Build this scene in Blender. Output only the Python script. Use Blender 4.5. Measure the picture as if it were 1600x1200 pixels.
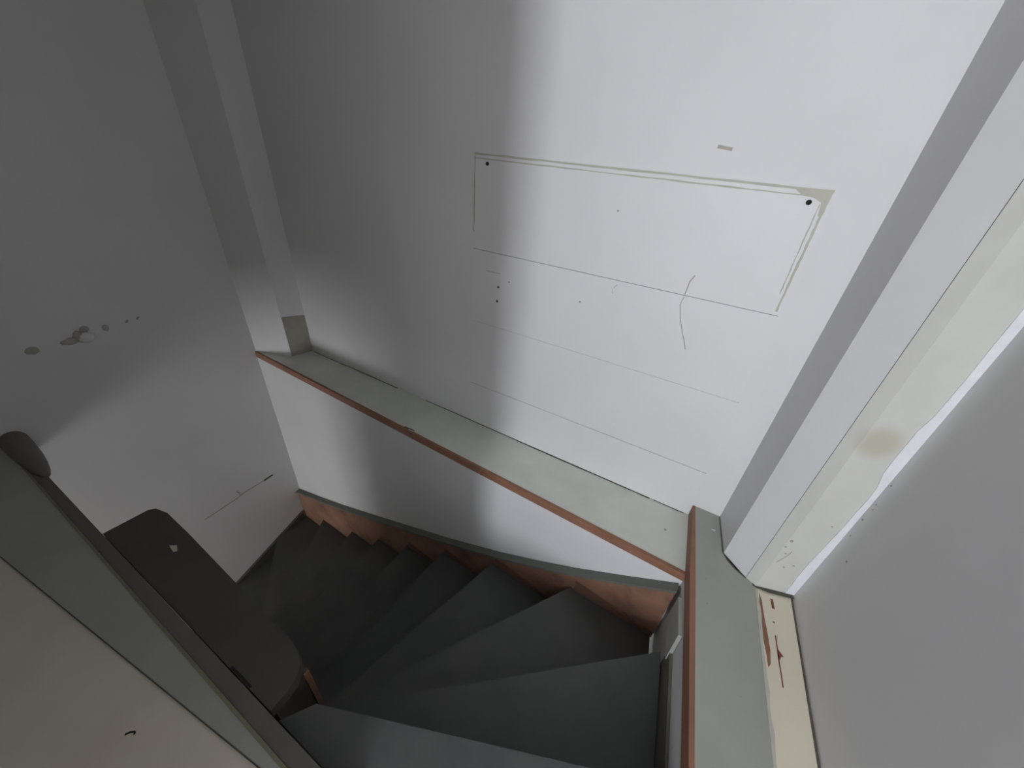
import bpy, bmesh, math, random
from mathutils import Vector, Matrix

random.seed(7)
S = bpy.context.scene
for o in list(bpy.data.objects):
    bpy.data.objects.remove(o)
COL = S.collection

# ------------------------------------------------------------------ camera
# right / up / back vectors of the camera, solved from the photo's three vanishing points
RIGHT = (0.86300555, 0.50010142, 0.07155418)
DOWN = (0.32194938, -0.43527991, -0.84076156)
FWD = (-0.38931995, 0.74861871, -0.53665631)
cam_d = bpy.data.cameras.new('camera')
cam_d.sensor_fit = 'HORIZONTAL'
cam_d.sensor_width = 36.0
cam_d.lens = 13.5
cam_d.clip_start = 0.02
cam = bpy.data.objects.new('camera', cam_d)
COL.objects.link(cam)
cam.matrix_world = Matrix((
    (RIGHT[0], -DOWN[0], -FWD[0], 0.0),
    (RIGHT[1], -DOWN[1], -FWD[1], 0.0),
    (RIGHT[2], -DOWN[2], -FWD[2], 1.5),
    (0, 0, 0, 1)))
S.camera = cam

# ------------------------------------------------------------------ world and daylight
w = bpy.data.worlds.new('world')
S.world = w
w.use_nodes = True
w.node_tree.nodes['Background'].inputs[0].default_value = (0.75, 0.85, 1.0, 1)
w.node_tree.nodes['Background'].inputs[1].default_value = 0.6

S.view_settings.view_transform = 'Standard'
S.view_settings.look = 'None'
S.view_settings.gamma = 1.0
S.view_settings.use_curve_mapping = False
S.view_settings.exposure = 0.22

# daylight entering by the window of the room behind the landing
WX0, WX1, WZ0, WZ1, WY = 0.34, 0.66, 1.10, 2.45, -3.6
ld = bpy.data.lights.new('rear_window_offscreen', 'AREA')
ld.shape = 'RECTANGLE'
ld.size = WX1 - WX0
ld.size_y = WZ1 - WZ0
ld.energy = 110
ld.color = (0.87, 0.91, 1.0)
lo = bpy.data.objects.new('rear_window_offscreen', ld)
COL.objects.link(lo)
lo.location = ((WX0 + WX1) / 2, WY - 0.02, (WZ0 + WZ1) / 2)
lo.rotation_euler = (math.radians(90), 0, 0)     # faces +y

# daylight from the window of the storey below, seen only as light in the foot of the stairwell
ld2 = bpy.data.lights.new('lower_window_offscreen', 'AREA')
ld2.shape = 'RECTANGLE'
ld2.size = 1.5
ld2.size_y = 1.7
ld2.energy = 55
ld2.color = (0.95, 0.96, 1.0)
lo2 = bpy.data.objects.new('lower_window_offscreen', ld2)
COL.objects.link(lo2)
lo2.location = (-1.9, WY - 0.02, -1.5)
lo2.rotation_euler = (math.radians(90), 0, 0)

# ------------------------------------------------------------------ materials
def mat(name, col, rough=0.6, var=0.05, scale=3.0, bump=0.05, bscale=40.0, stains=(), col2=None, c2scale=6.0, c2lo=0.5, c2hi=0.6, stretch=None):
    m = bpy.data.materials.new(name)
    m.use_nodes = True
    nt = m.node_tree
    N, L = nt.nodes, nt.links
    b = N['Principled BSDF']
    b.inputs['Roughness'].default_value = rough
    tc = N.new('ShaderNodeTexCoord')
    src = tc.outputs['Object']
    if stretch:
        mp = N.new('ShaderNodeMapping')
        mp.inputs['Scale'].default_value = stretch
        L.new(src, mp.inputs['Vector'])
        srcs = mp.outputs['Vector']
    else:
        srcs = src
    n1 = N.new('ShaderNodeTexNoise')
    n1.inputs['Scale'].default_value = scale
    n1.inputs['Detail'].default_value = 5
    L.new(srcs, n1.inputs['Vector'])
    mr = N.new('ShaderNodeMapRange')
    mr.inputs['From Min'].default_value = 0.3
    mr.inputs['From Max'].default_value = 0.7
    mr.inputs['To Min'].default_value = 1 - var
    mr.inputs['To Max'].default_value = 1 + var
    L.new(n1.outputs['Fac'], mr.inputs['Value'])
    def rgb(c):
        n = N.new('ShaderNodeRGB')
        n.outputs[0].default_value = (*c, 1)
        return n.outputs[0]
    cur = rgb(col)
    if col2:
        n2 = N.new('ShaderNodeTexNoise')
        n2.inputs['Scale'].default_value = c2scale
        n2.inputs['Detail'].default_value = 6
        n2.inputs['Roughness'].default_value = 0.65
        L.new(srcs, n2.inputs['Vector'])
        r2 = N.new('ShaderNodeMapRange')
        r2.inputs['From Min'].default_value = c2lo
        r2.inputs['From Max'].default_value = c2hi
        L.new(n2.outputs['Fac'], r2.inputs['Value'])
        mx = N.new('ShaderNodeMix')
        mx.data_type = 'RGBA'
        L.new(r2.outputs[0], mx.inputs['Factor'])
        L.new(cur, mx.inputs['A'])
        L.new(rgb(col2), mx.inputs['B'])
        cur = mx.outputs['Result']
    for (c, r, sc, amt) in stains:      # centre, radius, colour, strength
        vd = N.new('ShaderNodeVectorMath')
        vd.operation = 'DISTANCE'
        nz = N.new('ShaderNodeTexNoise')
        nz.inputs['Scale'].default_value = 5
        nz.inputs['Detail'].default_value = 3
        L.new(src, nz.inputs['Vector'])
        va = N.new('ShaderNodeVectorMath')
        va.operation = 'MULTIPLY_ADD'
        L.new(nz.outputs['Color'], va.inputs[0])
        va.inputs[1].default_value = (0.25 * r,) * 3
        L.new(src, va.inputs[2])
        L.new(va.outputs[0], vd.inputs[0])
        vd.inputs[1].default_value = tuple(x + 0.125 * r for x in c)
        ms = N.new('ShaderNodeMapRange')
        ms.interpolation_type = 'SMOOTHSTEP'
        ms.inputs['From Min'].default_value = r * 0.35
        ms.inputs['From Max'].default_value = r
        ms.inputs['To Min'].default_value = amt
        ms.inputs['To Max'].default_value = 0
        L.new(vd.outputs['Value'], ms.inputs['Value'])
        mx = N.new('ShaderNodeMix')
        mx.data_type = 'RGBA'
        L.new(ms.outputs[0], mx.inputs['Factor'])
        L.new(cur, mx.inputs['A'])
        L.new(rgb(sc), mx.inputs['B'])
        cur = mx.outputs['Result']
    mul = N.new('ShaderNodeMix')
    mul.data_type = 'RGBA'
    mul.blend_type = 'MULTIPLY'
    mul.inputs['Factor'].default_value = 1
    L.new(cur, mul.inputs['A'])
    L.new(mr.outputs[0], mul.inputs['B'])
    L.new(mul.outputs['Result'], b.inputs['Base Color'])
    if bump:
        nb = N.new('ShaderNodeTexNoise')
        nb.inputs['Scale'].default_value = bscale
        nb.inputs['Detail'].default_value = 4
        L.new(srcs, nb.inputs['Vector'])
        bp = N.new('ShaderNodeBump')
        bp.inputs['Strength'].default_value = bump
        bp.inputs['Distance'].default_value = 0.01
        L.new(nb.outputs['Fac'], bp.inputs['Height'])
        L.new(bp.outputs[0], b.inputs['Normal'])
    return m

M = {}
M['wall'] = mat('white_wall_paint', (0.70, 0.69, 0.68), 0.65, 0.03, 2.0, 0.06, 9)
M['wall_left'] = mat('left_wall_paint', (0.70, 0.69, 0.68), 0.65, 0.04, 1.6, 0.06, 8)
M['wall_right'] = mat('right_wall_paint', (0.70, 0.69, 0.68), 0.65, 0.03, 2.2, 0.10, 7)
M['cream_wall'] = mat('cream_old_paint', (0.59, 0.585, 0.535), 0.6, 0.05, 5, 0.10, 12,
                      stains=[((0.545, 1.293, 0.83), 0.075, (0.42, 0.37, 0.26), 0.6)])
M['column'] = mat('column_white_paint', (0.70, 0.69, 0.68), 0.5, 0.02, 3, 0.05, 14)
M['fascia'] = mat('stairwell_white_paint', (0.70, 0.69, 0.68), 0.6, 0.03, 2.5, 0.05, 10)
M['filler'] = mat('white_filler', (0.76, 0.77, 0.78), 0.6, 0.04, 20, 0.2, 60)
M['ledge'] = mat('ledge_paint', (0.66, 0.68, 0.61), 0.5, 0.06, 5, 0.06, 20,
                 col2=(0.60, 0.61, 0.50), c2scale=3, c2lo=0.5, c2hi=0.75)
M['rim'] = mat('rim_grey_paint', (0.38, 0.385, 0.335), 0.55, 0.06, 4, 0.06, 25)
M['brown'] = mat('bare_brown_wood', (0.285, 0.138, 0.083), 0.6, 0.16, 8, 0.1, 40, stretch=(1, 1, 4))
M['string_brown'] = mat('string_brown_wood', (0.26, 0.135, 0.085), 0.6, 0.18, 7, 0.1, 30,
                        col2=(0.14, 0.075, 0.055), c2scale=5, c2lo=0.5, c2hi=0.7)
M['brown_dark'] = mat('worn_dark_wood', (0.15, 0.075, 0.05), 0.6, 0.15, 9, 0.1, 40)
M['tread'] = mat('dark_stair_paint', (0.072, 0.075, 0.072), 0.5, 0.10, 5, 0.05, 30,
                 col2=(0.085, 0.082, 0.077), c2scale=2.5, c2lo=0.45, c2hi=0.7)
M['dark'] = mat('dark_olive_paint', (0.080, 0.070, 0.056), 0.55, 0.10, 6, 0.06, 30)
M['railpaint'] = mat('rail_dark_paint', (0.14, 0.133, 0.112), 0.5, 0.10, 6, 0.06, 30)
M['bead'] = mat('bead_olive_paint', (0.22, 0.21, 0.145), 0.55, 0.10, 9, 0.05, 30)
M['string_olive'] = mat('string_olive_paint', (0.13, 0.125, 0.085), 0.55, 0.10, 9, 0.05, 30)
M['string_top'] = mat('string_top_paint', (0.14, 0.145, 0.125), 0.55, 0.08, 8, 0.05, 30)
M['floor'] = mat('beige_floor', (0.71, 0.65, 0.55), 0.55, 0.05, 3.5, 0.03, 20,
                 col2=(0.66, 0.585, 0.48), c2scale=2.2, c2lo=0.45, c2hi=0.75)
M['cream'] = mat('cream_board_paint', (0.80, 0.735, 0.58), 0.55, 0.04, 6, 0.05, 30, col2=(0.77, 0.68, 0.54), c2scale=3, c2lo=0.5, c2hi=0.7)
M['black'] = mat('black_hole', (0.01, 0.01, 0.01), 0.9, 0.0, 3, 0)
M['seam'] = mat('dirt_seam', (0.10, 0.095, 0.075), 0.9, 0.15, 20, 0)
M['pale'] = mat('pale_chip', (0.55, 0.53, 0.45), 0.7, 0.05, 20, 0)
M['hatch'] = mat('hatch_board_paint', (0.70, 0.69, 0.68), 0.55, 0.025, 3, 0.04, 12)
M['groove'] = mat('old_caulk', (0.47, 0.46, 0.38), 0.7, 0.06, 20, 0.05, 40)
M['mark'] = mat('grey_mark', (0.36, 0.33, 0.30), 0.8, 0.1, 20, 0)
M['lump'] = mat('lump_plaster', (0.44, 0.405, 0.35), 0.7, 0.12, 20, 0.2, 60)
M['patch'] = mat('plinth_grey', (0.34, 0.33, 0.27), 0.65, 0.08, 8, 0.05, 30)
M['ceil'] = mat('ceiling_paint', (0.80, 0.80, 0.79), 0.7, 0.02)
M['frame'] = mat('window_frame_paint', (0.7, 0.7, 0.7), 0.5, 0.02)

# ------------------------------------------------------------------ helpers
def link(name, me, m, parent=None):
    o = bpy.data.objects.new(name, me)
    COL.objects.link(o)
    if m is not None:
        me.materials.append(m)
    o.parent = parent
    return o

def bm_obj(name, bm, m, parent=None, bevel=0.0, seg=2):
    if bevel:
        bmesh.ops.bevel(bm, geom=[e for e in bm.edges if len(e.link_faces) == 2 and e.calc_face_angle(0) > 0.4], offset=bevel, segments=seg, affect='EDGES', clamp_overlap=True)
    bmesh.ops.recalc_face_normals(bm, faces=bm.faces)
    me = bpy.data.meshes.new(name)
    bm.to_mesh(me)
    bm.free()
    return link(name, me, m, parent)

def prism(name, pts, vec, m, parent=None, bevel=0.0):
    """closed polygon pts (3-D, planar) swept along vec"""
    bm = bmesh.new()
    a = [bm.verts.new(p) for p in pts]
    v = Vector(vec)
    b = [bm.verts.new(Vector(p) + v) for p in pts]
    n = len(pts)
    bm.faces.new(a)
    bm.faces.new(b[::-1])
    for i in range(n):
        bm.faces.new((a[i], a[(i + 1) % n], b[(i + 1) % n], b[i]))
    return bm_obj(name, bm, m, parent, bevel)

def slab(name, xy, ztop, thick, m, parent=None, bevel=0.0):
    return prism(name, [(x, y, ztop) for x, y in xy], (0, 0, -thick), m, parent, bevel)

def box(name, a, b, m, parent=None, bevel=0.0):
    (x0, y0, z0), (x1, y1, z1) = a, b
    return slab(name, [(x0, y0), (x1, y0), (x1, y1), (x0, y1)], z1, z1 - z0, m, parent, bevel)

def ribbon(name, p, q, wid, nrm, thick, m, parent=None, wob=0.0, n=1, taper=False):
    """thin raised strip from p to q lying on a surface with normal nrm"""
    p, q, nrm = Vector(p), Vector(q), Vector(nrm).normalized()
    d = (q - p).normalized()
    s = nrm.cross(d)
    up, lowr = [], []
    for i in range(n + 1):
        t = i / n
        c = p.lerp(q, t)
        k = 1 - 0.7 * t if taper else 1
        up.append(c + s * (wid / 2 * k + random.uniform(-wob, wob)))
        lowr.append(c - s * (wid / 2 * k + random.uniform(-wob, wob)))
    return prism(name, up + lowr[::-1], nrm * thick, m, parent)

def path_strip(name, pts, wid, nrm, thick, m, parent=None):
    nrm = Vector(nrm).normalized()
    P = [Vector(p) for p in pts]
    up, lowr = [], []
    for i, c in enumerate(P):
        d = (P[min(i + 1, len(P) - 1)] - P[max(i - 1, 0)]).normalized()
        s = nrm.cross(d)
        up.append(c + s * wid / 2)
        lowr.append(c - s * wid / 2)
    return prism(name, up + lowr[::-1], nrm * thick, m, parent)

def disc(name, c, r, nrm, thick, m, parent=None, sx=1.0, n=10):
    nrm = Vector(nrm).normalized()
    u = nrm.orthogonal().normalized()
    v = nrm.cross(u)
    pts = [Vector(c) + u * r * math.cos(2 * math.pi * i / n) + v * r * sx * math.sin(2 * math.pi * i / n) for i in range(n)]
    return prism(name, pts, nrm * thick, m, parent)

def lump(name, c, r, m, parent=None, squash=(1, 1, 1), noise=0.15):
    bm = bmesh.new()
    bmesh.ops.create_icosphere(bm, subdivisions=2, radius=1)
    for v in bm.verts:
        k = 1 + random.uniform(-noise, noise)
        v.co = Vector((v.co.x * squash[0] * r * k, v.co.y * squash[1] * r * k, v.co.z * squash[2] * r * k)) + Vector(c)
    for f in bm.faces:
        f.smooth = True
    return bm_obj(name, bm, m, parent)

def empty(name, loc=(0, 0, 0)):
    o = bpy.data.objects.new(name, None)
    o.empty_display_size = 0.1
    COL.objects.link(o)
    # parts are modelled in world coordinates, so the empty stays at the origin
    return o

def tag(o, label, cat, group=None):
    o['label'] = label
    o['category'] = cat
    if group:
        o['group'] = group
    return o

def struct(o, label, cat):
    o['kind'] = 'structure'
    o['label'] = label
    o['category'] = cat
    return o

# ------------------------------------------------------------------ key plan points (metres; z = 0 is the landing)
XL = -2.9                    # left wall
YB = 1.578                   # back wall
RIM = 0.07                   # top of the raised rim board on the right
CEIL = 2.6
LOW = -2.75                  # floor of the storey below
FL, FR = (-2.9, 1.317), (0.262, 1.235)      # front line of the ledge
def fy(x): return FL[1] + (x - FL[0]) * (FR[1] - FL[1]) / (FR[0] - FL[0])
def rx(y): return 0.262 + (1.235 - y) * 0.142         # line of the rim's inner side / right fascia
def wx(y): return 0.6355 + (1.3235 - y) * 0.087       # right wall
C0, C1, C2, C3, C4 = (0.3435, YB), (0.3765, 1.3735), (0.4645, 1.301), (0.5005, 1.283), (0.6355, 1.3235)
YREAR = WY
def l2y(x): return -0.017 + 0.1084 * (x + 0.669)      # edge between floor and trim

# ------------------------------------------------------------------ structure
T = 0.12
wl = struct(box('wall_left', (XL - T, YREAR - T, LOW), (XL, YB + T, CEIL), M['wall_left']), 'off-white plaster wall with a crack and filler lumps on the stairwell side', 'wall')
wb = struct(box('wall_back', (XL, YB, LOW), (1.2, YB + T, CEIL), M['wall']), 'white painted wall behind the ledge, holding the boarded-up hatch', 'wall')
wr = struct(slab('wall_right', [(wx(YB), YB), (wx(YREAR), YREAR), (wx(YREAR) + T, YREAR), (wx(YB) + T, YB)], CEIL, CEIL - LOW, M['wall_right']), 'smooth grey-white wall beside the cream floor board', 'wall')
ce = struct(box('ceiling', (XL, YREAR, CEIL), (1.3, YB, CEIL + 0.1), M['ceil']), 'plain off-white ceiling over the landing', 'ceiling')
fl2 = struct(box('floor_lower', (XL, YREAR, LOW - 0.1), (1.3, YB, LOW), M['tread']), 'dark floor at the foot of the stairs', 'floor')

# landing floor (beige boards), thick enough to hide the storey below
fl = struct(slab('floor', [(XL, l2y(XL)), (-0.40, l2y(-0.40)), (-0.40, 0.012), (rx(0.012), 0.012), (0.50, 0.012), (wx(0.012), 0.012), (wx(YREAR), YREAR), (XL, YREAR)], 0.0, 0.16, M['floor']), 'beige painted landing floor with a small dark scratch', 'floor')
path_strip('scratch', [(-1.052, -0.167, 0), (-1.045, -0.156, 0), (-1.037, -0.150, 0), (-1.030, -0.153, 0)], 0.005, (0, 0, 1), 0.001, M['black'], fl)

# unseen partition added to block the window light; its end shapes the shadow edge
PX, PY = -0.275, -0.60
struct(box('wall_blocker_offscreen', (XL, PY - 0.10, 0), (PX, PY, CEIL), M['wall_left']), 'unseen partition behind the landing, added to block the window light', 'wall')
# rear wall with its window
def wall_with_hole(name, x0, x1, z0, z1, hx0, hx1, hz0, hz1, y, t, m):
    bm = bmesh.new()
    for (a, b, c, d) in ((x0, hx0, z0, z1), (hx1, x1, z0, z1), (hx0, hx1, z0, hz0), (hx0, hx1, hz1, z1)):
        vs = [bm.verts.new(p) for p in ((a, y - t, c), (b, y - t, c), (b, y, c), (a, y, c), (a, y - t, d), (b, y - t, d), (b, y, d), (a, y, d))]
        for f in ((0, 1, 2, 3), (4, 7, 6, 5), (0, 4, 5, 1), (1, 5, 6, 2), (2, 6, 7, 3), (3, 7, 4, 0)):
            bm.faces.new([vs[i] for i in f])
    return bm_obj(name, bm, m)
struct(wall_with_hole('wall_rear', XL, wx(YREAR), 0, CEIL, WX0, WX1, WZ0, WZ1, YREAR, 0.03, M['wall']), 'rear wall with the daylight window', 'wall')
struct(wall_with_hole('wall_rear_lower', XL, wx(YREAR), LOW, -0.16, -2.65, -1.15, -2.35, -0.65, YREAR, 0.03, M['wall']), 'rear wall of the storey below with its window', 'wall')
win = struct(box('window_1', (WX0, YREAR, WZ0 - 0.04), (WX1, YREAR + 0.05, WZ0), M['frame'], None, 0.004), 'narrow window sill and frame in the rear wall', 'window')
box('window_frame', (WX0 - 0.05, YREAR, WZ0), (WX0, YREAR + 0.03, WZ1), M['frame'], win)
box('window_frame', (WX1, YREAR, WZ0), (WX1 + 0.05, YREAR + 0.03, WZ1), M['frame'], win)
box('window_frame', (WX0 - 0.05, YREAR, WZ1), (WX1 + 0.05, YREAR + 0.03, WZ1 + 0.05), M['frame'], win)

# stairwell lining walls below floor level
struct(prism('wall_stair_back', [(FL[0], FL[1], -0.045), (FR[0] + 0.05, fy(FR[0] + 0.05), -0.045), (FR[0] + 0.05, YB, -0.045), (XL, YB, -0.045)], (0, 0, LOW + 0.045), M['fascia']), 'white painted stairwell wall under the ledge', 'wall')
struct(prism('wall_stair_right', [(rx(1.2345) + .001, 1.2345, 0.0), (rx(-0.1), -0.1, 0.0), (rx(-0.1) + 0.1, -0.1, 0.0), (rx(1.2345) + 0.1, 1.2345, 0.0)], (0, 0, LOW), M['column']), 'pale lining of the stairwell under the brown rim edge', 'wall')
struct(box('wall_stair_front', (-1.93, -0.05, LOW), (-0.45, 0.02, -0.165), M['dark']), 'dark lining of the stairwell under the landing edge', 'wall')

# ------------------------------------------------------------------ ledge along the back wall
ledge = struct(slab('trim_1', [(XL, fy(XL) + .012), (FR[0] - 0.002, fy(FR[0]) + .012), (0.2285, YB), (XL, YB)], 0.0, 0.045, M['ledge']), 'pale green-grey painted ledge with a brown wooden front edge', 'ledge')
prism('nosing', [(XL, fy(XL) - .004, 0.002), (FR[0] + .004, fy(FR[0]) - .004, 0.002), (FR[0] + .004, fy(FR[0]) + .0115, 0.002), (XL, fy(XL) + .0115, 0.002)], (0, 0, -0.045), M['brown'], ledge, 0.003)
# open joint between ledge and wall
def seam_y(x): return YB - 0.004 + random.uniform(-.002, .002)
for (a, b, wd) in ((-2.57, -2.2, .005), (-2.2, -1.7, .007), (-1.45, -1.1, .005), (-1.1, -0.75, .008), (-0.75, -0.30, .010), (-0.30, 0.03, .008), (0.05, 0.20, .006)):
    ribbon('joint_gap', (a, seam_y(a), 0), (b, seam_y(b), 0), wd, (0, 0, 1), 0.001, M['seam'], ledge, 0.0015, 8)
disc('ledge_spot', (0.14, 1.42, 0), 0.006, (0, 0, 1), 0.001, M['mark'], ledge)
path_strip('paint_chip', [(-1.37, 1.292, 0.0), (-1.33, 1.293, 0.0), (-1.30, 1.296, 0.0)], 0.007, (0, 0, 1), 0.003, M['seam'], ledge)
path_strip('paint_chip', [(-1.335, 1.288, 0.0), (-1.30, 1.289, 0.0)], 0.012, (0, 0, 1), 0.0022, M['pale'], ledge)

# ------------------------------------------------------------------ raised rim board and cream strip on the right
RB = 0.02     # where the rim board ends near the camera
rim_xy = [(0.2285, YB), (C0[0], YB), C1, (0.392, 1.350), (0.424, 1.322), (0.4645, 1.301), C3, (0.562 + (0.705 - RB) * 0.09, RB), (rx(RB) + 0.0, RB)]
trim2 = struct(slab('trim_2', [(0.2325, YB - .001), (C0[0], YB - .001), C1, (0.392, 1.350), (0.424, 1.322), (0.4645, 1.301), C3, (0.531, 1.0), (0.562, 0.705), (0.562 + (0.705 - RB) * 0.10, RB), (rx(RB) + 0.006, RB), (0.2840, 1.205)], RIM, 0.07, M['rim']), 'grey-green painted rim board along the right side of the stairwell', 'trim')
prism('nosing', [(0.2315, YB - .001, RIM), (0.2835, 1.205, RIM), (rx(RB) + .006, RB, RIM), (rx(RB) - .006, RB, RIM), (rx(1.205) - .004, 1.205, RIM), (0.2215, YB - .001, RIM)], (0, 0, -0.075), M['brown'], trim2, 0.002)
path_strip('joint_gap', [(C0[0] - .001, YB - .003, RIM), (C1[0] - .003, C1[1], RIM)], 0.007, (0, 0, 1), 0.001, M['seam'], trim2)
path_strip('joint_gap', [(C1[0] - .003, C1[1], RIM), (0.392, 1.346, RIM), (0.424, 1.318, RIM), (0.4645, 1.297, RIM)], 0.005, (0, 0, 1), 0.001, M['seam'], trim2)
path_strip('paint_chip', [(0.318, 1.475, RIM), (0.332, 1.478, RIM)], 0.007, (0, 0, 1), 0.001, M['filler'], trim2)
for (x, y) in ((0.325, 1.205), (0.47, 0.84), (0.34, 1.10)):
    disc('nail_spot', (x, y, RIM), 0.0035, (0, 0, 1), 0.001, M['mark'], trim2)

def sx(y): return 0.5005 + (1.283 - y) * 0.106
trim3 = struct(slab('trim_3', [(sx(1.285) + .002, 1.278), (C4[0], 1.318), (wx(RB) - .004, RB), (sx(RB) + .002, RB)], RIM - 0.006, 0.06, M['cream']), 'cream painted floor strip with flaking paint against the right wall', 'trim')
ZC = RIM - 0.006
path_strip('joint_gap', [(0.49, 1.288, RIM), (0.545, 1.290, RIM), (0.60, 1.306, RIM), (0.634, 1.316, RIM)], 0.022, (0, 0, 1), 0.001, M['seam'], trim3)
path_strip('joint_gap', [(wx(1.31) - .006, 1.31, ZC), (wx(0.9) - .006, 0.9, ZC), (wx(RB) - .006, RB, ZC)], 0.007, (0, 0, 1), 0.0015, M['seam'], trim3)
def wob_strip(name, f, y0, y1, wid, n, z, th, m, parent, wob):
    L_, R_ = [], []
    for i in range(n + 1):
        y = y0 + (y1 - y0) * i / n
        L_.append((f(y), y, z))
        R_.append((f(y) + wid + random.uniform(-wob, wob), y, z))
    return prism(name, L_ + R_[::-1], (0, 0, th), m, parent)
wob_strip('paint_ridge', lambda y: sx(y) - 0.003, 1.272, RB, 0.011, 34, ZC, 0.008, M['pale'], trim3, 0.003)
prism('bare_wood_patch', [(x, y, ZC) for x, y in ((0.517, 1.262), (0.526, 1.235), (0.535, 1.17), (0.546, 1.11), (0.555, 1.05), (0.556, 1.00), (0.549, 0.985), (0.543, 1.03), (0.535, 1.07), (0.528, 1.14), (0.520, 1.20))], (0, 0, 0.0015), M['brown'], trim3)
M['rust'] = mat('rust_crack', (0.22, 0.07, 0.04), 0.8, 0.1, 20, 0)
path_strip('paint_crack', [(0.560, 1.262, ZC), (0.563, 1.245, ZC), (0.566, 1.222, ZC)], 0.009, (0, 0, 1), 0.001, M['rust'], trim3)
path_strip('paint_crack', [(0.572, 1.115, ZC), (0.577, 1.07, ZC), (0.581, 1.03, ZC), (0.588, 0.98, ZC), (0.592, 0.945, ZC)], 0.004, (0, 0, 1), 0.001, M['rust'], trim3)
prism('paint_crack', [(x, y, ZC) for x, y in ((0.579, 1.068), (0.596, 1.050), (0.588, 1.046), (0.584, 1.030), (0.578, 1.04))], (0, 0, 0.001), M['rust'], trim3)
disc('paint_crack', (0.567, 1.165, ZC), 0.003, (0, 0, 1), 0.001, M['rust'], trim3)

# ------------------------------------------------------------------ boxed column in the right corner
col = tag(prism('pipe_boxing', [(C0[0], YB, RIM), (C1[0], C1[1], RIM), (C2[0], C2[1], RIM), (0.47, YB, RIM)], (0, 0, CEIL - RIM), M['column']), 'white boxed-in corner column rising from the end of the rim board', 'column')
cr = struct(prism('wall_right_return', [(C2[0] + .0015, C2[1], RIM - .01), (C3[0], C3[1], RIM - .01), (C4[0], C4[1], RIM - .01), (wx(YB), YB, RIM - .01), (0.472, YB, RIM - .01)], (0, 0, CEIL - RIM + .01), M['cream_wall']), 'cream stained wall return between the boxed column and the right wall', 'wall')
# white filler band down the inner corner
cd = (Vector((*C4, 0)) - Vector((*C3, 0))).normalized()
cn = Vector((cd.y, -cd.x, 0))
L_, R_ = [], []
n = 46
for i in range(n + 1):
    z = RIM + 0.003 + (CEIL - RIM - .01) * i / n
    ww = 0.026 + 0.010 * math.sin(z * 7.3) * math.sin(z * 2.1 + 1) + random.uniform(-.0025, .0025)
    if z > 0.72 and z < 0.92:
        ww += 0.010
    p = Vector((*C4, z)) - cd * ww
    L_.append(p)
    R_.append(Vector((*C4, z)) - cd * 0.001)
prism('corner_filler', L_ + R_[::-1], cn * 0.003, M['filler'], cr)
for (t, z, r) in ((-0.04, 0.36, .006), (-0.045, 0.325, .004), (-0.03, 0.29, .003), (-0.005, 0.215, .004), (0.04, 0.47, .003), (0.02, .235, .0035)):
    p = Vector((*C3, z)) + cd * (t + 0.05)
    disc('paint_pit', p, r, cn, 0.001, M['mark'], cr)
path_strip('crack', [Vector((*C3, z)) + cd * t for t, z in ((0.012, .235), (0.022, .26), (0.030, .285), (0.034, .31))], 0.002, cn, 0.001, M['mark'], cr)
# little dark specks on the right wall by the corner
wn = Vector((-0.9962, -0.0867, 0))
for (y, z, r) in ((1.235, 0.415, .004), (1.300, 0.47, .003), (1.306, 0.545, .004), (1.300, 0.60, .003), (1.303, .62, .003), (1.308, .70, .003)):
    disc('wall_speck', (wx(y), y, z), r, wn, 0.001, M['mark'], wr)

# ------------------------------------------------------------------ boxed post in the left corner
post = tag(prism('corner_post', [(XL, 1.322, 0.0), (-2.633, 1.427, 0.0), (-2.592, YB, 0.0), (XL, YB, 0.0)], (0, 0, CEIL), M['wall_left']), 'off-white boxed post in the dim corner standing on the ledge', 'post')
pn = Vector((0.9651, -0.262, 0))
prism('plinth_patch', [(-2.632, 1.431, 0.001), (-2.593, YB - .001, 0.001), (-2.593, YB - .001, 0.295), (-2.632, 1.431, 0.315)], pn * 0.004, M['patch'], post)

# ------------------------------------------------------------------ boarded hatch on the back wall
hatch = tag(empty('wall_hatch'), 'white boarded-up hatch of wide horizontal boards flush in the back wall', 'hatch')
HX0, HX1 = -1.09, 0.198
rows = [(1.047, 1.443, .006), (0.678, 1.045, .008), (0.285, 0.676, .0065), (0.006, 0.283, .0075)]
for i, (z0, z1, t) in enumerate(rows):
    box('board', (HX0, YB - t, z0), (HX1 + (0.0, .006, .012, .016)[i], YB, z1), M['hatch'], hatch, 0.0015)
# dried caulk outlining the top board
Y0 = YB - 0.006
for (p, q, wd) in (((HX0, Y0, 1.437), (HX1, Y0, 1.437), .007), ((HX0, Y0, 1.421), (HX1 - .02, Y0, 1.419), .004),
                   ((HX1 - .006, Y0, 1.43), (HX1 - .006, Y0, 1.06), .007), ((HX1 - .022, Y0, 1.40), (HX1 - .018, Y0, 1.12), .003),
                   ((HX0 + .004, Y0, 1.43), (HX0 + .004, Y0, 1.12), .004)):
    ribbon('caulk_line', p, q, wd, (0, -1, 0), 0.002, M['groove'], hatch, 0.0012, 24)
prism('caulk_corner', [(HX1 - .001, Y0, 1.441), (HX1 - .10, Y0, 1.434), (HX1 - .075, Y0, 1.418), (HX1 - .045, Y0, 1.416), (HX1 - .02, Y0, 1.405), (HX1 - .014, Y0, 1.37), (HX1 - .004, Y0, 1.36)], (0, -0.0015, 0), M['groove'], hatch)
for (x, z, r) in ((-1.023, 1.404, .0075), (0.147, 1.402, .0078)):
    disc('screw_hole', (x, Y0, z), r, (0, -1, 0), 0.003, M['black'], hatch)
Y1 = YB - 0.008
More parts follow.
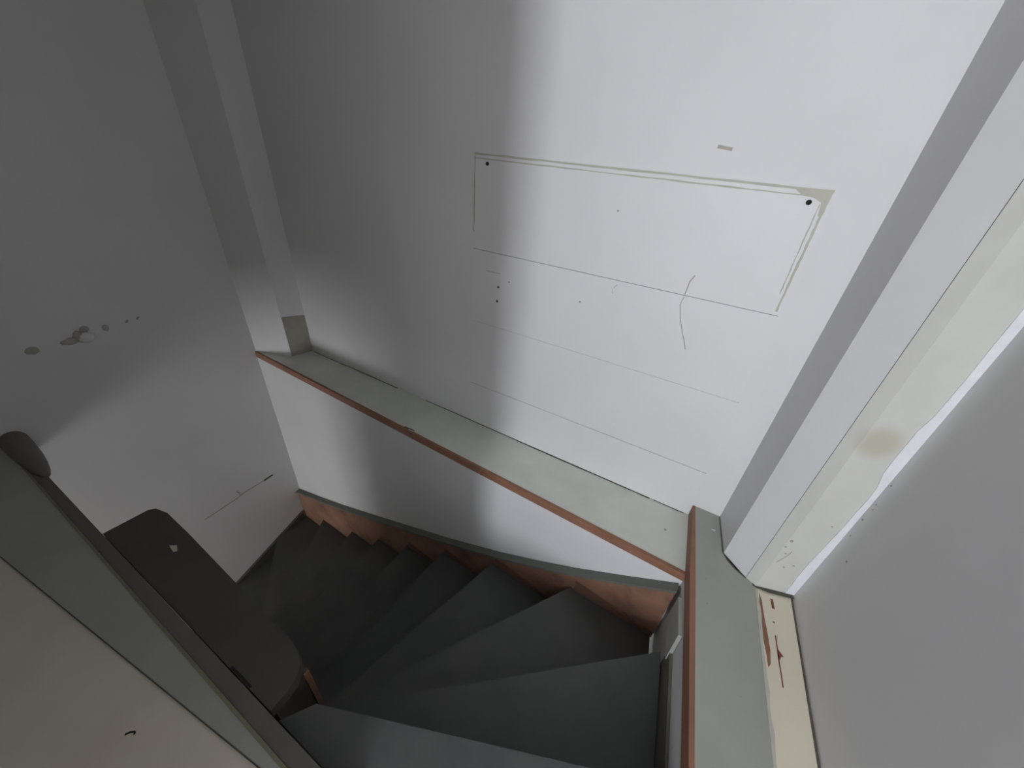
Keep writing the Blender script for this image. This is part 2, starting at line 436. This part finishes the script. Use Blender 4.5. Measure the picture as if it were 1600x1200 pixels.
for (x, z, r) in ((-0.936, .889, .006), (-0.939, .817, .0065), (-0.878, .927, .004), (-0.516, .919, .005), (-0.43, 1.30, .004)):
    disc('nail_spot', (x, (Y0 if z > 1.045 else Y1), z), r, (0, -1, 0), 0.0015, M['seam'] if r > .0055 else M['mark'], hatch)
path_strip('scratch', [(x, Y1, z) for x, z in ((-0.111, 1.04), (-0.116, 1.01), (-0.10, .955), (-0.075, .90), (-0.055, .86), (-0.045, .835))], 0.003, (0, -1, 0), 0.001, M['mark'], hatch)
path_strip('scratch', [(x, Y0, z) for x, z in ((-0.098, 1.125), (-0.108, 1.10), (-0.111, 1.05))], 0.004, (0, -1, 0), 0.001, M['mark'], hatch)
path_strip('scratch', [(x, Y1, z) for x, z in ((-1.01, .955), (-0.93, .955))], 0.002, (0, -1, 0), 0.001, M['mark'], hatch)
path_strip('scratch', [(x, Y1, z) for x, z in ((-0.37, 1.03), (-0.385, 1.01), (-0.382, .99))], 0.002, (0, -1, 0), 0.001, M['mark'], hatch)
path_strip('scuff', [(-0.155, YB, 1.527), (-0.11, YB, 1.522)], 0.010, (0, -1, 0), 0.001, M['lump'], wb)

# ------------------------------------------------------------------ marks on the left wall
for (y, z, r, sq) in ((0.313, 0.428, .024, (.25, 1.1, .9)), (0.455, 0.425, .024, (.3, 1.7, .8)), (0.495, 0.44, .030, (.5, .9, 1)), (0.515, 0.425, .038, (.55, 1, .85)), (0.525, 0.47, .020, (.5, 1, .9)), (0.608, 0.449, .018, (.2, .8, 1.1))):
    lump('filler_lump', (XL, y, z), r, M['lump'] if r < .036 else M['wall_left'], wl, sq, 0.12)
for (y, z) in ((0.705, 0.455), (0.757, 0.458)):
    disc('wall_speck', (XL, y, z), 0.011, (1, 0, 0), 0.002, M['mark'], wl, 0.5)
path_strip('crack', [(XL, y, z) for y, z in ((0.585, -1.175), (0.70, -1.172), (0.83, -1.168), (0.90, -1.155), (1.0, -1.16), (1.10, -1.16))], 0.007, (1, 0, 0), 0.0015, M['mark'], wl)
path_strip('crack', [(XL, y, z) for y, z in ((1.06, -1.16), (1.14, -1.158))], 0.016, (1, 0, 0), 0.002, M['seam'], wl)
path_strip('crack', [(XL, y, z) for y, z in ((0.855, -1.16), (0.86, -1.13), (0.845, -1.10))], 0.006, (1, 0, 0), 0.0015, M['mark'], wl)

# ------------------------------------------------------------------ left edge of the stairwell: trim, bead, rail, plank
def l1y(x): return 0.005 + (-0.633 - x) * 0.0105
trim4 = struct(slab('trim_4', [(XL, l2y(XL) + .002), (-0.41, l2y(-.41) + .002), (-0.41, 0.0165), (XL, l1y(XL))], 0.004, 0.06, M['rim']), 'tapering grey-green trim board along the edge of the landing', 'trim')
path_strip('joint_gap', [(XL, l2y(XL), 0.004), (-1.6, l2y(-1.6), 0.004), (-0.5, l2y(-.5), 0.004)], 0.0035, (0, 0, 1), 0.001, M['seam'], trim4)
rail = tag(empty('edge_rail'), 'dark painted rail with a rounded end along the landing edge', 'rail')
prism('rail_bar', [(XL, l1y(XL) + .010, 0), (-0.42, l1y(-.42) + .0185, 0), (-0.42, 0.068, 0), (-2.2, 0.072, 0), (XL, 0.074, 0)], (0, 0, -0.10), M['railpaint'], rail, 0.004)
prism('bead', [(XL, l1y(XL) + .0005, .006), (-0.42, l1y(-.42) + .008, .006), (-0.42, l1y(-.42) + .018, .006), (XL, l1y(XL) + .0095, .006)], (0, 0, -0.05), M['bead'], rail, 0.003)
# rounded swelling where the rail meets the wall
bm = bmesh.new()
bmesh.ops.create_uvsphere(bm, u_segments=24, v_segments=12, radius=1)
for v in bm.verts:
    v.co = Vector((XL + .001 + max(0, v.co.x) * 0.44, 0.070 + v.co.y * 0.052, 0.0 + v.co.z * 0.06))
for f in bm.faces:
    f.smooth = True
bm_obj('rounded_end', bm, M['railpaint'], rail)

plank = tag(prism('plank', [(-1.895, 0.073, -.006), (-1.885, 0.225, -.006), (-1.868, 0.247, -.006), (-1.80, 0.262, -.006), (-1.62, 0.258, -.006), (-1.22, 0.240, -.006), (-0.98, 0.228, -.006), (-0.88, 0.226, -.006), (-0.83, 0.214, -.006), (-0.795, 0.195, -.006), (-0.775, 0.165, -.006), (-0.765, 0.12, -.006), (-0.765, 0.073, -.006)], (0, 0, -0.045), M['dark'], None, 0.006), 'dark olive plank with clipped corner and a pale paint chip beside the rail', 'plank')
prism('paint_chip', [(-1.615, 0.188, -.006), (-1.592, 0.205, -.006), (-1.562, 0.192, -.006), (-1.572, 0.182, -.006), (-1.590, 0.184, -.006)], (0, 0, 0.0015), M['pale'], plank)
path_strip('joint_gap', [(-0.975, 0.078, -.006), (-0.92, 0.079, -.006), (-0.87, 0.078, -.006)], 0.007, (0, 0, 1), 0.001, M['black'], plank)

# ------------------------------------------------------------------ winder staircase
stair = tag(empty('winder_staircase'), 'dark painted winding wooden stairs descending inside the stairwell', 'staircase')
TH = 0.035
def yb(x): return fy(x) - 0.034           # front of the wall string
def xr(y): return rx(y) - 0.018           # front of the right string
N_ = (-0.80, 0.12)
treads = [
    ('O', -0.045, [(-0.74, 0.075), (-0.68, 0.160), (0.10, 0.462), (xr(.565), .565), (xr(0.02), 0.02), (-0.40, 0.02), (-0.40, 0.072)]),
    ('A', -0.262, [(-0.78, 0.155), (xr(1.03), 1.03), (xr(.50), .50), (0.10, 0.40), (-0.66, 0.10)]),
    ('B', -0.482, [(-0.80, 0.26), (-0.18, yb(-.18)), (0.245, yb(.245)), (xr(1.0), 1.0), (-0.74, 0.12)]),
    ('C', -0.702, [(-0.93, 0.24), (-0.672, yb(-.672)), (-0.14, yb(-.14)), (-0.70, 0.26), (-0.78, 0.20)]),
    ('D', -0.922, [(-1.11, 0.20), (-1.075, yb(-1.075)), (-0.63, yb(-.63)), (-0.88, 0.24), (-0.90, 0.20)]),
    ('E', -1.135, [(-1.44, 0.20), (-1.42, yb(-1.42)), (-1.03, yb(-1.03)), (-1.06, 0.20)]),
    ('F', -1.335, [(-1.76, 0.20), (-1.76, yb(-1.76)), (-1.37, yb(-1.37)), (-1.39, 0.20)]),
    ('G', -1.515, [(-1.92, 0.20), (-2.12, yb(-2.12)), (-1.71, yb(-1.71)), (-1.71, 0.20)]),
    ('H', -1.680, [(-1.97, 0.20), (-2.56, yb(-2.56)), (-2.06, yb(-2.06)), (-1.87, 0.20)]),
    ('I', -1.850, [(-2.00, 0.20), (XL + .02, 0.98), (XL + .02, yb(-2.88)), (-2.50, yb(-2.5)), (-1.94, 0.20)]),
    ('J', -2.030, [(-2.00, 0.10), (XL + .02, 0.52), (XL + .02, 1.03), (-1.98, 0.22)]),
    ('K', -2.210, [(-2.00, -0.20), (XL + .02, 0.05), (XL + .02, 0.57), (-1.98, 0.14)]),
]
def shrink(a, b, t):
    return (a[0] + (b[0] - a[0]) * t, a[1] + (b[1] - a[1]) * t)
for k, (nm, z, xy) in enumerate(treads):
    slab('tread', xy, z, TH, M['tread'], stair, 0.004)
    # riser below the leading edge, set back under the nosing
    if nm == 'O':
        a, b = (-0.68, 0.150), (xr(.545), .545)
    else:
        a, b = xy[0], xy[1]
    d = Vector((b[0] - a[0], b[1] - a[1], 0)).normalized()
    n = Vector((d.y, -d.x, 0))                      # towards the camera side
    a3 = Vector((a[0], a[1], z - TH)) + n * 0.022 + d * .02
    b3 = Vector((b[0], b[1], z - TH)) + n * 0.022 - d * .012
    zl = treads[k + 1][1] if k + 1 < len(treads) else z - .2
    prism('riser', [a3, b3, b3 + n * 0.018, a3 + n * 0.018], (0, 0, zl - (z - TH) + 0.002), M['tread'], stair)

# wall string along the back: brown face, grey-green painted top
top = [(-2.896, -1.497), (-2.5, -1.365), (-2.18, -1.248), (-1.85, -1.115), (-1.54, -0.989), (-1.045, -0.786), (-0.644, -0.603), (-0.40, -0.475), (-0.182, -0.352), (0.05, -0.205), (0.254, -0.070)]
def board_along(name, prof, depth, off0, off1, m, parent):
    pts = [(x, fy(x) - off0, z) for x, z in prof] + [(x, fy(x) - off0, z - depth) for x, z in reversed(prof)]
    return prism(name, pts, (0, -(off1 - off0), 0), m, parent)
st = board_along('wall_string', [(x, z - .008) for x, z in top], 0.42, 0.0005, 0.030, M['string_brown'], stair)
board_along('string_cap', top, 0.018, 0.0005, 0.044, M['string_top'], st)
# bare wooden fillets where the treads meet the string
for (xa, xb, z, hh) in ((-0.16, 0.245, -0.482, 0.060), (-0.65, -0.20, -0.702, 0.050), (-1.05, -0.70, -0.922, 0.040), (-1.40, -1.09, -1.135, 0.035)):
    prism('tread_fillet', [(xa, fy(xa) - .0305, z + hh * 1.25), (xb, fy(xb) - .0305, z + hh * .5), (xb, fy(xb) - .0305, z + .001), (xa, fy(xa) - .0305, z + .001)], (0, -0.010, 0), M['brown_dark'], stair)
# string along the left wall
ls = prism('wall_string', [(XL + .004, 1.27, -1.77), (XL + .004, 0.54, -2.02), (XL + .004, -0.2, -2.28), (XL + .004, -0.2, -2.6), (XL + .004, 0.54, -2.35), (XL + .004, 1.27, -2.05)], (0.022, 0, 0), M['dark'], stair)
# string along the right lining, just under the pale strip
prism('wall_string', [(rx(1.0), 1.0, -0.15), (rx(.03), .03, -0.15), (rx(.03), .03, -0.34), (rx(1.0), 1.0, -0.34)], (-0.011, -0.002, 0), M['string_olive'], stair)
# pale corner block between the two strings
tag_block = prism('corner_block', [(rx(y) - .001, y, z) for y, z in ((1.15, -0.042), (1.15, -0.23), (0.977, -0.20), (0.988, -0.028))], (-0.014, -0.002, 0), M['rim'], stair)
tag_block['label'] = 'pale grey corner block'
# newel post under the plank end, worn to bare wood on its edge
nw = box('newel_post', (-0.905, 0.085, -1.30), (-0.79, 0.205, -0.052), M['dark'], stair, 0.008)
box('worn_edge', (-0.80, 0.190, -0.75), (-0.787, 0.208, -0.06), M['string_brown'], nw, 0.004)
# inner string from the newel down to the left
prism('inner_string', [(-0.88, 0.15, -0.75), (-2.0, 0.15, -1.50), (-2.0, 0.15, -1.95), (-0.88, 0.15, -1.25)], (0, 0.045, 0), M['dark'], stair)
box('newel_post', (-2.06, 0.10, LOW + .002), (-1.95, 0.21, -1.35), M['dark'], stair, 0.006)
